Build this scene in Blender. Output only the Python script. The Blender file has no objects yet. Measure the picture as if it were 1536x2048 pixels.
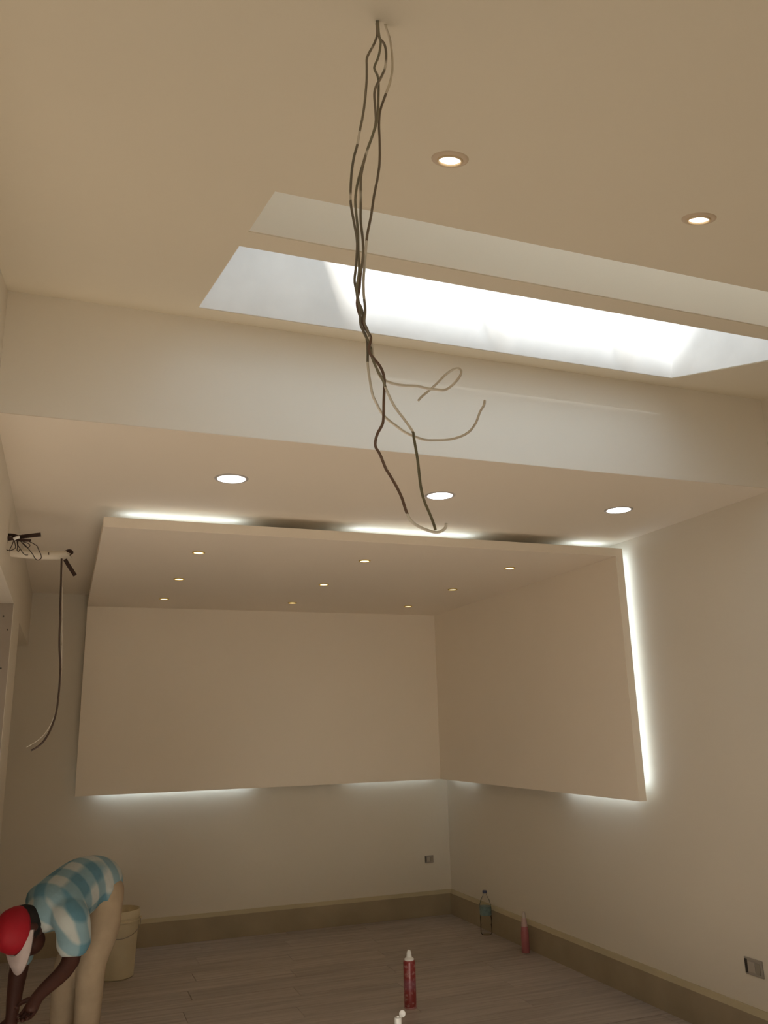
import bpy, bmesh, math, random
from mathutils import Vector, Matrix

sc = bpy.context.scene
col = sc.collection
random.seed(7)

# ------------------------------------------------------------------ camera
CAM_F = 1662.775            # focal length in pixels of the 1536 px wide frame
YAW, PITCH, ROLL = 0.36429, 0.25495, -0.02441
fw = Vector((math.sin(YAW)*math.cos(PITCH), math.cos(YAW)*math.cos(PITCH), math.sin(PITCH)))
r0 = Vector((math.cos(YAW), -math.sin(YAW), 0.0))
u0 = r0.cross(fw)
rt = r0*math.cos(ROLL) + u0*math.sin(ROLL)
up = rt.cross(fw)
cd = bpy.data.cameras.new('camera')
cd.sensor_fit = 'HORIZONTAL'
cd.sensor_width = 36.0
cd.lens = 36.0*CAM_F/1536.0
cd.clip_start = 0.02
cam = bpy.data.objects.new('camera', cd)
m = Matrix((rt, up, -fw)).transposed().to_4x4()
m.translation = Vector((0, 0, 1.5))
cam.matrix_world = m
col.objects.link(cam)
sc.camera = cam

# ------------------------------------------------------------------ sky, sun, exposure
SUN_DIR = Vector((0.52, 1.33, -0.663)).normalized()
SUN_STRENGTH = 31.0
SKY_STRENGTH = 2.0
w = bpy.data.worlds.new('world'); sc.world = w
w.use_nodes = True
wn = w.node_tree.nodes; wl = w.node_tree.links
bg = wn['Background']
sky = wn.new('ShaderNodeTexSky')
sky.sky_type = 'HOSEK_WILKIE'
sky.sun_direction = (-SUN_DIR).normalized()
sky.turbidity = 4.0
sky.ground_albedo = 0.4
wl.new(sky.outputs[0], bg.inputs[0])
bg.inputs[1].default_value = SKY_STRENGTH
sd = bpy.data.lights.new('sun', 'SUN')
sd.energy = SUN_STRENGTH
sd.angle = math.radians(6.0)
sd.color = (1.0, 0.93, 0.82)
sun = bpy.data.objects.new('sun', sd)
sun.rotation_euler = (-SUN_DIR).to_track_quat('Z', 'Y').to_euler()
sun.location = (-3, -6, 6)
col.objects.link(sun)
vs = sc.view_settings
vs.view_transform = 'Standard'; vs.look = 'None'; vs.gamma = 1.0; vs.use_curve_mapping = False
vs.exposure = 0.0
sc.cycles.use_denoising = True
sc.cycles.max_bounces = 14
sc.cycles.diffuse_bounces = 8
sc.cycles.sample_clamp_indirect = 8.0

# ------------------------------------------------------------------ materials
def base_mat(name):
    mt = bpy.data.materials.new(name); mt.use_nodes = True
    n = mt.node_tree.nodes; l = mt.node_tree.links
    return mt, n, l, n['Principled BSDF']

def mat(name, c, rough=0.8, var=0.06, scale=6.0, bump=0.0, bscale=60.0, metallic=0.0, spec=0.3):
    mt, n, l, b = base_mat(name)
    tc = n.new('ShaderNodeTexCoord')
    nz = n.new('ShaderNodeTexNoise'); nz.inputs['Scale'].default_value = scale; nz.inputs['Detail'].default_value = 3
    l.new(tc.outputs['Object'], nz.inputs['Vector'])
    rp = n.new('ShaderNodeValToRGB')
    rp.color_ramp.elements[0].position = 0.3; rp.color_ramp.elements[1].position = 0.7
    rp.color_ramp.elements[0].color = tuple(max(0, x*(1-var)) for x in c) + (1,)
    rp.color_ramp.elements[1].color = tuple(min(1, x*(1+var)) for x in c) + (1,)
    l.new(nz.outputs['Fac'], rp.inputs['Fac']); l.new(rp.outputs['Color'], b.inputs['Base Color'])
    b.inputs['Roughness'].default_value = rough
    b.inputs['Metallic'].default_value = metallic
    b.inputs['Specular IOR Level'].default_value = spec
    if bump > 0:
        n2 = n.new('ShaderNodeTexNoise'); n2.inputs['Scale'].default_value = bscale; n2.inputs['Detail'].default_value = 2
        l.new(tc.outputs['Object'], n2.inputs['Vector'])
        bp = n.new('ShaderNodeBump'); bp.inputs['Strength'].default_value = bump; bp.inputs['Distance'].default_value = 0.002
        l.new(n2.outputs['Fac'], bp.inputs['Height']); l.new(bp.outputs['Normal'], b.inputs['Normal'])
    return mt

def emit_mat(name, c, s):
    mt, n, l, b = base_mat(name)
    b.inputs['Base Color'].default_value = (0.8, 0.8, 0.8, 1)
    b.inputs['Emission Color'].default_value = tuple(c) + (1,)
    b.inputs['Emission Strength'].default_value = s
    return mt

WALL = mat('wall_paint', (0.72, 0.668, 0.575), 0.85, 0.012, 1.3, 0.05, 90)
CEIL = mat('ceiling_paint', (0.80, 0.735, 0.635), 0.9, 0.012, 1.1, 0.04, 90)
SLOPE = mat('sloped_ceiling_paint_dimmed', (0.70, 0.645, 0.525), 0.9, 0.012, 1.1, 0.04, 90)  # ceiling paint darkened to stand in for weaker light on the slope
BULK_LIT = mat('bulkhead_paint_lit', (0.88, 0.84, 0.765), 0.9, 0.012, 1.1, 0.04, 90)  # paint whitened to stand in for skylight on bulkhead and slot
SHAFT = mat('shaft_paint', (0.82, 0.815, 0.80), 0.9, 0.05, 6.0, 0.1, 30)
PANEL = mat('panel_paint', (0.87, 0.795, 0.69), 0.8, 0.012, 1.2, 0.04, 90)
BOARD = mat('raw_plasterboard', (0.34, 0.29, 0.245), 0.9, 0.06, 5)
SKIRT = mat('skirting_paint', (0.37, 0.305, 0.21), 0.55, 0.08, 4.0)
SKIRT_TOP = mat('skirting_cap_paint', (0.50, 0.43, 0.28), 0.6, 0.08, 4.0)
WHITEPL = mat('white_plastic', (0.85, 0.85, 0.84), 0.35, 0.02, 4, spec=0.5)
GREYPL = mat('grey_plastic', (0.34, 0.31, 0.27), 0.4, 0.05, 30)
DARKPL = mat('dark_plastic', (0.05, 0.045, 0.04), 0.5, 0.1, 30)
BRASS = mat('yellow_trim', (0.75, 0.55, 0.16), 0.35, 0.04, 20, metallic=0.4)
TRIM_CREAM = mat('cream_trim', (0.66, 0.52, 0.33), 0.4, 0.03, 20)
TRIM_TAN = mat('tan_trim', (0.58, 0.48, 0.36), 0.5, 0.03, 20)
TRIM_GREY = mat('grey_trim', (0.50, 0.47, 0.45), 0.4, 0.03, 20)
FOAM_BLACK = mat('pipe_insulation', (0.05, 0.03, 0.024), 0.9, 0.2, 40, 0.3, 120)
SCREW = mat('screw_steel', (0.05, 0.045, 0.04), 0.5, 0.1, 30)
L_WARM = emit_mat('warm_lamp_glow', (1.0, 0.90, 0.76), 4.0)
L_COOL = emit_mat('white_lamp_glow', (1.0, 0.98, 0.96), 5.0)
L_SPOT = emit_mat('yellow_spot_glow', (1.0, 0.80, 0.42), 3.2)
L_TUBE = emit_mat('led_tube_glow', (0.68, 0.85, 1.0), 4.8)
L_TUBE_DIM = emit_mat('led_tube_glow_dim', (0.70, 0.87, 1.0), 2.4)

def floor_mat():
    mt, n, l, b = base_mat('laminate_plank')
    tc = n.new('ShaderNodeTexCoord')
    oi = n.new('ShaderNodeObjectInfo')
    mp = n.new('ShaderNodeMapping'); mp.inputs['Scale'].default_value = (1.2, 22.0, 1.0)
    l.new(tc.outputs['Object'], mp.inputs['Vector'])
    ad = n.new('ShaderNodeVectorMath'); ad.operation = 'ADD'
    sc_ = n.new('ShaderNodeVectorMath'); sc_.operation = 'SCALE'; sc_.inputs[0].default_value = (31, 17, 7)
    l.new(oi.outputs['Random'], sc_.inputs['Scale'])
    l.new(mp.outputs[0], ad.inputs[0]); l.new(sc_.outputs[0], ad.inputs[1])
    nz = n.new('ShaderNodeTexNoise'); nz.inputs['Scale'].default_value = 1.6; nz.inputs['Detail'].default_value = 6
    l.new(ad.outputs[0], nz.inputs['Vector'])
    rp = n.new('ShaderNodeValToRGB')
    rp.color_ramp.elements[0].position = 0.32; rp.color_ramp.elements[0].color = (0.31, 0.262, 0.222, 1)
    rp.color_ramp.elements[1].position = 0.68; rp.color_ramp.elements[1].color = (0.45, 0.39, 0.345, 1)
    l.new(nz.outputs['Fac'], rp.inputs['Fac'])
    hs = n.new('ShaderNodeHueSaturation')
    mr = n.new('ShaderNodeMapRange'); mr.inputs['To Min'].default_value = 0.93; mr.inputs['To Max'].default_value = 1.05
    l.new(oi.outputs['Random'], mr.inputs['Value']); l.new(mr.outputs[0], hs.inputs['Value'])
    l.new(rp.outputs['Color'], hs.inputs['Color']); l.new(hs.outputs['Color'], b.inputs['Base Color'])
    b.inputs['Roughness'].default_value = 0.42
    b.inputs['Specular IOR Level'].default_value = 0.35
    return mt
FLOOR = floor_mat()

def wire_mat(name, stops, light, bal=0.60, scale=14.0):
    """sheath whose colour changes along its height, with noise blotches of a second tone; stops = [(z, colour)] from below"""
    mt, n, l, b = base_mat(name)
    tc = n.new('ShaderNodeTexCoord')
    sp = n.new('ShaderNodeSeparateXYZ'); l.new(tc.outputs['Object'], sp.inputs[0])
    mr = n.new('ShaderNodeMapRange'); mr.inputs['From Min'].default_value = 1.0; mr.inputs['From Max'].default_value = 3.0
    l.new(sp.outputs['Z'], mr.inputs['Value'])
    rz = n.new('ShaderNodeValToRGB'); rz.color_ramp.interpolation = 'CONSTANT'
    rz.color_ramp.elements[0].position = 0.0; rz.color_ramp.elements[0].color = stops[0][1] + (1,)
    rz.color_ramp.elements[1].position = 1.0; rz.color_ramp.elements[1].color = stops[-1][1] + (1,)
    for z, c in stops[1:]:
        e = rz.color_ramp.elements.new((z-1.0)/2.0); e.color = c + (1,)
    l.new(mr.outputs[0], rz.inputs['Fac'])
    nz = n.new('ShaderNodeTexNoise'); nz.inputs['Scale'].default_value = scale; nz.inputs['Detail'].default_value = 2
    l.new(tc.outputs['Object'], nz.inputs['Vector'])
    th = n.new('ShaderNodeMapRange'); th.inputs['From Min'].default_value = bal; th.inputs['From Max'].default_value = bal + 0.03
    l.new(nz.outputs['Fac'], th.inputs['Value'])
    mx = n.new('ShaderNodeMix'); mx.data_type = 'RGBA'
    l.new(th.outputs[0], mx.inputs['Factor']); l.new(rz.outputs['Color'], mx.inputs['A']); mx.inputs['B'].default_value = light + (1,)
    l.new(mx.outputs['Result'], b.inputs['Base Color'])
    b.inputs['Roughness'].default_value = 0.4
    return mt
_P = (0.74, 0.68, 0.60)
W_GREY = wire_mat('grey_sheath', [(1.0, _P), (1.935, (0.20,0.17,0.125)), (2.24, _P), (2.262, (0.25,0.21,0.155))], _P, 0.585)
W_GREEN = wire_mat('olive_sheath', [(1.0, (0.17,0.15,0.09)), (1.845, _P), (1.90, (0.24,0.215,0.15))], _P, 0.62)
W_BROWN = wire_mat('brown_sheath', [(1.0, _P), (1.742, (0.17,0.10,0.07)), (2.05, (0.24,0.20,0.15))], _P, 0.60)
W_WHITE = wire_mat('white_sheath', [(1.0, _P), (1.965, (0.25,0.21,0.16)), (2.02, _P), (2.10, (0.20,0.155,0.11)), (2.335, (0.70,0.62,0.50))], _P, 0.72)
W_PALE = wire_mat('pale_sheath', [(1.0, _P), (2.0, _P)], (0.55,0.48,0.40), 0.6)
W_BLACK = wire_mat('black_sheath', [(1.0, (0.035,0.022,0.016)), (2.0, (0.035,0.022,0.016))], (0.30,0.24,0.19), 0.68)
W_CABLE = wire_mat('flat_cable_sheath', [(1.0, (0.06,0.035,0.025)), (2.0, (0.06,0.035,0.025))], (0.55,0.48,0.40), 0.66, 9)

def glaze_mat():
    mt, n, l, b = base_mat('frosted_glazing')
    out = n['Material Output']
    tr = n.new('ShaderNodeBsdfTransparent'); tr.inputs['Color'].default_value = (0.53, 0.56, 0.60, 1)
    tl = n.new('ShaderNodeBsdfTranslucent'); tl.inputs['Color'].default_value = (0.72, 0.82, 0.92, 1)
    nz = n.new('ShaderNodeTexNoise'); nz.inputs['Scale'].default_value = 9
    tc = n.new('ShaderNodeTexCoord'); l.new(tc.outputs['Object'], nz.inputs['Vector'])
    mr = n.new('ShaderNodeMapRange'); mr.inputs['To Min'].default_value = 0.22; mr.inputs['To Max'].default_value = 0.34
    l.new(nz.outputs['Fac'], mr.inputs['Value'])
    mx = n.new('ShaderNodeMixShader'); l.new(mr.outputs[0], mx.inputs[0])
    l.new(tr.outputs[0], mx.inputs[1]); l.new(tl.outputs[0], mx.inputs[2])
    l.new(mx.outputs[0], out.inputs['Surface'])
    return mt
GLAZE = glaze_mat()

def clear_glass_mat(name, c):
    mt, n, l, b = base_mat(name)
    out = n['Material Output']
    tr = n.new('ShaderNodeBsdfTransparent'); tr.inputs['Color'].default_value = c + (1,)
    gl = n.new('ShaderNodeBsdfGlossy'); gl.inputs['Roughness'].default_value = 0.08
    fr = n.new('ShaderNodeFresnel'); fr.inputs['IOR'].default_value = 1.12
    nz = n.new('ShaderNodeTexNoise'); nz.inputs['Scale'].default_value = 20
    mx = n.new('ShaderNodeMixShader'); l.new(fr.outputs[0], mx.inputs[0])
    l.new(tr.outputs[0], mx.inputs[1]); l.new(gl.outputs[0], mx.inputs[2])
    l.new(mx.outputs[0], out.inputs['Surface'])
    return mt
PET = clear_glass_mat('clear_bottle_plastic', (0.965, 0.965, 0.96))
WINGLASS = clear_glass_mat('window_glass', (0.97, 0.97, 0.96))

# ------------------------------------------------------------------ mesh helpers
def link(name, verts, faces, mt, parent=None, smooth=False, mats=None, fmat=None):
    me = bpy.data.meshes.new(name)
    me.from_pydata([tuple(v) for v in verts], [], faces)
    bm = bmesh.new(); bm.from_mesh(me)
    bmesh.ops.recalc_face_normals(bm, faces=bm.faces)
    bm.to_mesh(me); bm.free()
    if mats:
        for x in mats: me.materials.append(x)
        for p, k in zip(me.polygons, fmat): p.material_index = k
    else:
        me.materials.append(mt)
    if smooth:
        for p in me.polygons: p.use_smooth = True
    me.update()
    o = bpy.data.objects.new(name, me)
    col.objects.link(o)
    if parent is not None:
        o.parent = parent
        o.matrix_parent_inverse = parent.matrix_world.inverted() if parent.type != 'EMPTY' else Matrix.Translation(-Vector(parent.location))
    return o

class MB:
    def __init__(s): s.v = []; s.f = []
    def add(s, vs, fs):
        k = len(s.v); s.v += [Vector(x) for x in vs]; s.f += [tuple(i+k for i in q) for q in fs]
    def box(s, x0, x1, y0, y1, z0, z1):
        s.add([(x0,y0,z0),(x1,y0,z0),(x1,y1,z0),(x0,y1,z0),(x0,y0,z1),(x1,y0,z1),(x1,y1,z1),(x0,y1,z1)],
              [(0,3,2,1),(4,5,6,7),(0,1,5,4),(1,2,6,5),(2,3,7,6),(3,0,4,7)])
    def hexa(s, p): s.add(p, [(0,3,2,1),(4,5,6,7),(0,1,5,4),(1,2,6,5),(2,3,7,6),(3,0,4,7)])
    def lathe(s, prof, c=(0,0,0), seg=28, axis=None):
        c = Vector(c); vs = []; fs = []
        q = Vector((0,0,1)).rotation_difference(Vector(axis)) if axis is not None else None
        for (r, z) in prof:
            for i in range(seg):
                a = 2*math.pi*i/seg
                p = Vector((r*math.cos(a), r*math.sin(a), z))
                if q: p = q @ p
                vs.append(p + c)
        for j in range(len(prof)-1):
            for i in range(seg):
                i2 = (i+1) % seg
                fs.append((j*seg+i, j*seg+i2, (j+1)*seg+i2, (j+1)*seg+i))
        if prof[0][0] > 1e-6: fs.append(tuple(range(seg))[::-1])
        if prof[-1][0] > 1e-6: fs.append(tuple((len(prof)-1)*seg+i for i in range(seg)))
        s.add(vs, fs)
    def tube(s, pts, r, seg=8, sub=4, flat=1.0):
        P = catmull([Vector(p) for p in pts], sub)
        n = len(P); vs = []; fs = []
        t = (P[1]-P[0]).normalized()
        a = Vector((0,1,0)) if abs(t.y) < 0.9 else Vector((1,0,0))
        u = t.cross(a).normalized()
        for i in range(n):
            t2 = (P[min(n-1,i+1)]-P[max(0,i-1)]).normalized()
            u = (u - t2*u.dot(t2)).normalized(); v = t2.cross(u)
            rr = r(i/(n-1)) if callable(r) else r
            for k in range(seg):
                g = 2*math.pi*k/seg
                vs.append(P[i] + u*(math.cos(g)*rr) + v*(math.sin(g)*rr*flat))
        for i in range(n-1):
            for k in range(seg):
                k2 = (k+1) % seg
                fs.append((i*seg+k, i*seg+k2, (i+1)*seg+k2, (i+1)*seg+k))
        fs.append(tuple(range(seg))[::-1]); fs.append(tuple((n-1)*seg+k for k in range(seg)))
        s.add(vs, fs)
    def build(s, name, mt, parent=None, smooth=False): return link(name, s.v, s.f, mt, parent, smooth)

def catmull(P, sub):
    if len(P) < 3 or sub < 2: return P
    out = []
    for i in range(len(P)-1):
        p0 = P[max(0,i-1)]; p1 = P[i]; p2 = P[i+1]; p3 = P[min(len(P)-1,i+2)]
        for k in range(sub):
            t = k/sub
            out.append(0.5*((2*p1)+(p2-p0)*t+(2*p0-5*p1+4*p2-p3)*t*t+(3*p1-p0-3*p2+p3)*t*t*t))
    out.append(P[-1]); return out

def box(name, x0, x1, y0, y1, z0, z1, mt, parent=None):
    b = MB(); b.box(x0,x1,y0,y1,z0,z1); return b.build(name, mt, parent)
def bevel(o, wd, seg=2):
    md = o.modifiers.new('bevel', 'BEVEL'); md.width = wd; md.segments = seg; md.limit_method = 'ANGLE'; return o
def struct(o, label=None):
    o['kind'] = 'structure'
    if label: o['label'] = label
    return o
def tag(o, label, cat, group=None):
    o['label'] = label; o['category'] = cat
    if group: o['group'] = group
    return o
def empty(name, loc):
    e = bpy.data.objects.new(name, None); e.location = loc; e.empty_display_size = 0.05
    col.objects.link(e); return e

# ------------------------------------------------------------------ room dimensions
XR, YB, XL = 3.145, 6.88, -0.285          # right wall, back wall, left wall
ZC = 2.575                                # lower flat ceiling
YBEAM = 2.947; ZTOP = 3.038; SL = 0.28267 # face above the lower ceiling, top of sloped ceiling
YREAR = -0.25; XFAR = -2.9; YFLAT = 0.50
def zs(y): return ZTOP + SL*(y - YBEAM)
ZF = zs(YFLAT)
ANG = math.atan(SL)
NRM = Vector((0, -math.sin(ANG), math.cos(ANG)))

# floor
fl = struct(box('floor', XFAR-.2, XR+.2, YREAR-.2, YB+.2, -0.15, -0.012, mat('floor_screed', (0.12,0.10,0.085), 0.9, 0.1, 8)))
PW, PL = 0.19, 1.28
def plank_mesh(L):
    me = bpy.data.meshes.new('plank')
    a, b, e = L/2-0.0008, PW/2-0.0008, 0.0018
    v = [(-a,-b,-.011),(a,-b,-.011),(a,b,-.011),(-a,b,-.011),(-a,-b,-e),(a,-b,-e),(a,b,-e),(-a,b,-e),(-a+e,-b+e,0),(a-e,-b+e,0),(a-e,b-e,0),(-a+e,b-e,0)]
    f = [(0,3,2,1),(0,1,5,4),(1,2,6,5),(2,3,7,6),(3,0,4,7),(4,5,9,8),(5,6,10,9),(6,7,11,10),(7,4,8,11),(8,9,10,11)]
    me.from_pydata(v, [], f); me.materials.append(FLOOR); return me
cache = {}
row = 0; y = YREAR
while y < YB - 0.01:
    x = XFAR - ((row*0.47) % 1.0)*PL
    xs0 = XFAR if y < 4.85 else -0.37
    while x < XR:
        a, b = max(x, xs0), min(x+PL, XR)
        if b - a > 0.04:
            L = round(b-a, 3)
            if L not in cache: cache[L] = plank_mesh(L)
            o = bpy.data.objects.new('plank', cache[L]); o.location = ((a+b)/2, y+PW/2, 0.0)
            col.objects.link(o); o.parent = fl
        x += PL
    y += PW; row += 1

# walls
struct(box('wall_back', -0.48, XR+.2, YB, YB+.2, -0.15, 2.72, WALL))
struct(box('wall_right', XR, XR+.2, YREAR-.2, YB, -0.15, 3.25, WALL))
b = MB()                                   # left wall: pier with a shallow niche towards the corner
b.box(-0.48, -0.36, 4.80, YB, -0.012, ZC)
b.box(-0.36, XL, 4.80, 5.45, -0.012, ZC)
b.box(-0.36, XL, 5.45, YB, 2.17, ZC)
b.box(-0.48, XL, YFLAT, 4.80, 2.19, 3.2)   # lintel above the wide opening
struct(b.build('wall_left', WALL))
b = MB(); b.box(-0.48, XL-0.002, 4.797, 4.9, -0.012, 2.19); b.box(XFAR, -0.48, 4.797, 4.9, -0.012, ZF+.10)
struct(b.build('wall_side_room_back', BOARD))
struct(box('wall_side_room', XFAR-.2, XFAR, YREAR-.2, 4.9, -0.15, 2.6, WALL))
struct(box('ceiling_side_room', XFAR, -0.48, YFLAT, 4.9, ZF, ZF+.12, CEIL))
for i, (px, z) in enumerate([(-0.305, 2.05), (-0.32, 1.85), (-0.34, 1.78), (-0.325, 1.55), (-0.345, 1.35), (-0.33, 2.12)]):
    s_ = MB(); s_.lathe([(0.0, 0.0), (0.004, 0.0), (0.0045, 0.002), (0.0, 0.003)], (px, 4.797, z), 10, (0, -1, 0))
    s_.build('screw_head', SCREW, bpy.data.objects['wall_side_room_back'])

# rear wall behind the camera, its unseen opening sized and placed for the light
WX0, WX1, WZ0, WZ1 = -2.15, 0.80, 0.52, 2.06
b = MB()
b.box(XFAR, WX0, YREAR-.2, YREAR, -0.012, ZF)
b.box(WX1, XR, YREAR-.2, YREAR, -0.012, ZF)
b.box(WX0, WX1, YREAR-.2, YREAR, -0.012, WZ0)
b.box(WX0, WX1, YREAR-.2, YREAR, WZ1, ZF)
struct(b.build('wall_rear', WALL))
wf = MB()
for x in (WX0, -1.2, -0.25, WX1-0.06): wf.box(x, x+.06, YREAR-.13, YREAR-.07, WZ0, WZ1)
for z in (WZ0, WZ1-.06): wf.box(WX0, WX1, YREAR-.13, YREAR-.07, z, z+.06)
w2 = struct(wf.build('unseen_window_2', WHITEPL))
for (a, c) in ((WX0+.06, -1.2), (-1.14, -0.25), (-0.19, WX1-.06)):
    box('pane', a, c, YREAR-.103, YREAR-.097, WZ0+.06, WZ1-.06, WINGLASS, w2)

# ceilings
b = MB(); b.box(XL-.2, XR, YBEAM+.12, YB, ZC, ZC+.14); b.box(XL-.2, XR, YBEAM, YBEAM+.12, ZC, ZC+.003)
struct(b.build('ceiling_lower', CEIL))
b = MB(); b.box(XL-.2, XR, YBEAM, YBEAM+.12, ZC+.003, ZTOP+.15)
struct(b.build('wall_bulkhead', BULK_LIT))
struct(box('ceiling_rear', XFAR, XR, YREAR-.2, YFLAT, ZF, ZF+.12, CEIL))
SX0, SX1, SY0, SY1 = 0.358, 2.455, 1.985, 2.777      # skylight opening
TX0, TX1, TY0, TY1 = 0.356, 2.455, 1.562, 1.858      # recessed slot in front of it
xs = [XL-.2, SX0, SX1, XR]; ys = [YFLAT, TY0, TY1, SY0, SY1, YBEAM]
solid = lambda i, j: 0 <= i < 3 and 0 <= j < 5 and not (i == 1 and j in (1, 3))
v = []; f = []; idx = {}
def vid(i, j, t):
    if (i, j, t) not in idx:
        p = Vector((xs[i], ys[j], zs(ys[j]))) + (NRM*0.10 if t else Vector())
        idx[(i, j, t)] = len(v); v.append(p)
    return idx[(i, j, t)]
for i in range(3):
    for j in range(5):
        if not solid(i, j): continue
        f.append((vid(i,j,0), vid(i,j+1,0), vid(i+1,j+1,0), vid(i+1,j,0)))
        f.append((vid(i,j,1), vid(i+1,j,1), vid(i+1,j+1,1), vid(i,j+1,1)))
        if not solid(i-1, j): f.append((vid(i,j,0), vid(i,j,1), vid(i,j+1,1), vid(i,j+1,0)))
        if not solid(i+1, j): f.append((vid(i+1,j,0), vid(i+1,j+1,0), vid(i+1,j+1,1), vid(i+1,j,1)))
        if not solid(i, j-1): f.append((vid(i,j,0), vid(i+1,j,0), vid(i+1,j,1), vid(i,j,1)))
        if not solid(i, j+1): f.append((vid(i,j+1,0), vid(i,j+1,1), vid(i+1,j+1,1), vid(i+1,j+1,0)))
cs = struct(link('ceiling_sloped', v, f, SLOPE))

def shaft(name, x0, x1, y0, y1, h, t, mt, cap):
    """four walls standing square on the sloped ceiling around an opening"""
    b = MB()
    tv = Vector((0, math.cos(ANG), math.sin(ANG)))
    def pt(x, y, n, dx=0, dt=0): return Vector((x+dx, y, zs(y))) + tv*dt + NRM*n
    def wall(p, q, o):
        lo, hi = 0.003, h
        b.hexa([p(lo,0), q(lo,0), q(lo,1), p(lo,1), p(hi,0), q(hi,0), q(hi,1), p(hi,1)])
    e = 0.003                                # the lining stands 3 mm proud of the slab edge
    wall(lambda n,k: pt(x0,y1,n,-t,-e+(t+e)*k), lambda n,k: pt(x1,y1,n,t,-e+(t+e)*k), 0)
    wall(lambda n,k: pt(x0,y0,n,-t,e-(t+e)*k), lambda n,k: pt(x1,y0,n,t,e-(t+e)*k), 0)
    wall(lambda n,k: pt(x0,y0,n,e-(t+e)*k,0), lambda n,k: pt(x0,y1,n,e-(t+e)*k,0), 0)
    wall(lambda n,k: pt(x1,y0,n,-e+(t+e)*k,0), lambda n,k: pt(x1,y1,n,-e+(t+e)*k,0), 0)
    if cap:
        b.hexa([pt(x0,y0,h,-t,-t), pt(x1,y0,h,t,-t), pt(x1,y1,h,t,t), pt(x0,y1,h,-t,t), pt(x0,y0,h+.05,-t,-t), pt(x1,y0,h+.05,t,-t), pt(x1,y1,h+.05,t,t), pt(x0,y1,h+.05,-t,t)])
    return b.build(name, mt, cs), pt
SH = 0.752
sh, spt = shaft('skylight_shaft', SX0, SX1, SY0, SY1, SH, 0.08, SHAFT, False)
shaft('skylight_slot', TX0, TX1, TY0, TY1, SH, 0.05, BULK_LIT, False)
# skylight glazing with rafters
b = MB()
def bar(x0, x1, y0, y1, n0, n1):
    b.hexa([spt(x0,y0,n0), spt(x1,y0,n0), spt(x1,y1,n0), spt(x0,y1,n0), spt(x0,y0,n1), spt(x1,y0,n1), spt(x1,y1,n1), spt(x0,y1,n1)])
bar(SX0-.08, SX1+.08, SY0-.08, SY0, SH, SH+.06); bar(SX0-.08, SX1+.08, SY1, SY1+.08, SH, SH+.06)
bar(SX0-.08, SX0, SY0, SY1, SH, SH+.06); bar(SX1, SX1+.08, SY0, SY1, SH, SH+.06)
bar(TX0-.05, TX1+.05, TY0-.05, TY0, SH, SH+.06); bar(TX0-.05, TX0, TY0, TY1, SH, SH+.06); bar(TX1, TX1+.05, TY0, TY1, SH, SH+.06)
w1 = struct(b.build('window_1', WHITEPL))
RX = [0.56, 1.20, 1.83]
for x in RX:
    b = MB(); bar(x-.008, x+.008, SY0, SY1, SH-.0, SH+.05); bar(x-.008, x+.008, TY0, TY1, SH-.0, SH+.05); b.build('rafter', WHITEPL, w1)
edges = [SX0] + RX + [SX1]
for k in range(4):
    b = MB(); bar(edges[k]+(.008 if k else 0), edges[k+1]-(.008 if k < 3 else 0), TY0, SY1, SH+.061, SH+.067); b.build('pane' if k else 'sun_block_board', GLAZE if k else SHAFT, w1)  # first bay gets an added unseen board that shades the shaft's left part

# baseboards: deep coloured skirting with a small cap
def skirting(name, x0, x1, y0, y1, side):
    o = struct(box(name, x0, x1, y0, y1, 0, 0.160, SKIRT))
    b = MB()
    if side == 'back': b.hexa([(x0,y0,.160),(x1,y0,.160),(x1,y1,.160),(x0,y1,.160),(x0,y0+.012,.188),(x1,y0+.012,.188),(x1,y1,.188),(x0,y1,.188)])
    else: b.hexa([(x0,y0,.160),(x1,y0,.160),(x1,y1,.160),(x0,y1,.160),(x0+.012,y0,.188),(x1,y0,.188),(x1,y1,.188),(x0+.012,y1,.188)])
    b.build('cap', SKIRT_TOP, o)
skirting('baseboard_back', -0.36, XR, YB-.022, YB, 'back')
skirting('baseboard_right', XR-.022, XR, YREAR, YB-.022, 'right')

# ------------------------------------------------------------------ floating panel shell with light tubes behind it
PT = 0.050; GAP = 0.058; YF = 4.085; PX0 = 0.118; PZ0 = 1.075
PXI = XR-GAP-PT; PYI = YB-GAP-PT; PZI = ZC-GAP-PT
pn = tag(empty('floating_panel', (1.6, 5.4, PZ0)), 'large cream floating panel folding over back wall, right wall and ceiling, lit from behind', 'panel')
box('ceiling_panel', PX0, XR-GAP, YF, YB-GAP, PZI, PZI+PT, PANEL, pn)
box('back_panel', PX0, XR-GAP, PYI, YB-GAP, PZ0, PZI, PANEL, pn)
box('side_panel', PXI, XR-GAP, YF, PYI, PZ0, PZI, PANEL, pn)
# battens that hold the shell off the walls
for x in (0.6, 1.6, 2.6):
    box('batten', x-.02, x+.02, 4.6, YB-GAP, ZC-GAP, ZC, BOARD, pn)
    box('batten', x-.02, x+.02, YB-GAP, YB, 1.3, 2.3, BOARD, pn)
for y in (5.2, 6.2): box('batten', XR-GAP, XR, y-.02, y+.02, 1.3, 2.3, BOARD, pn)
def tube(p, q, mt, r=0.011):
    b = MB(); b.tube([p, q], r, 10, 1); return b.build('light_tube', mt, pn, True)
zt = PZI+PT+0.016
for (a, c) in ((0.22, 0.80), (1.42, 2.16), (2.82, 3.07)): tube((a, YF+.155, zt), (c, YF+.155, zt), L_TUBE)
xt = XR-GAP+.020
tube((xt, YF+.055, 1.15), (xt, YF+.055, 2.50), L_TUBE)
yt = YB-GAP+.020
tube((0.28, yt, PZ0+.045), (1.42, yt, PZ0+.045), L_TUBE)
tube((2.25, yt, PZ0+.05), (3.02, yt, PZ0+.05), L_TUBE_DIM)
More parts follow.
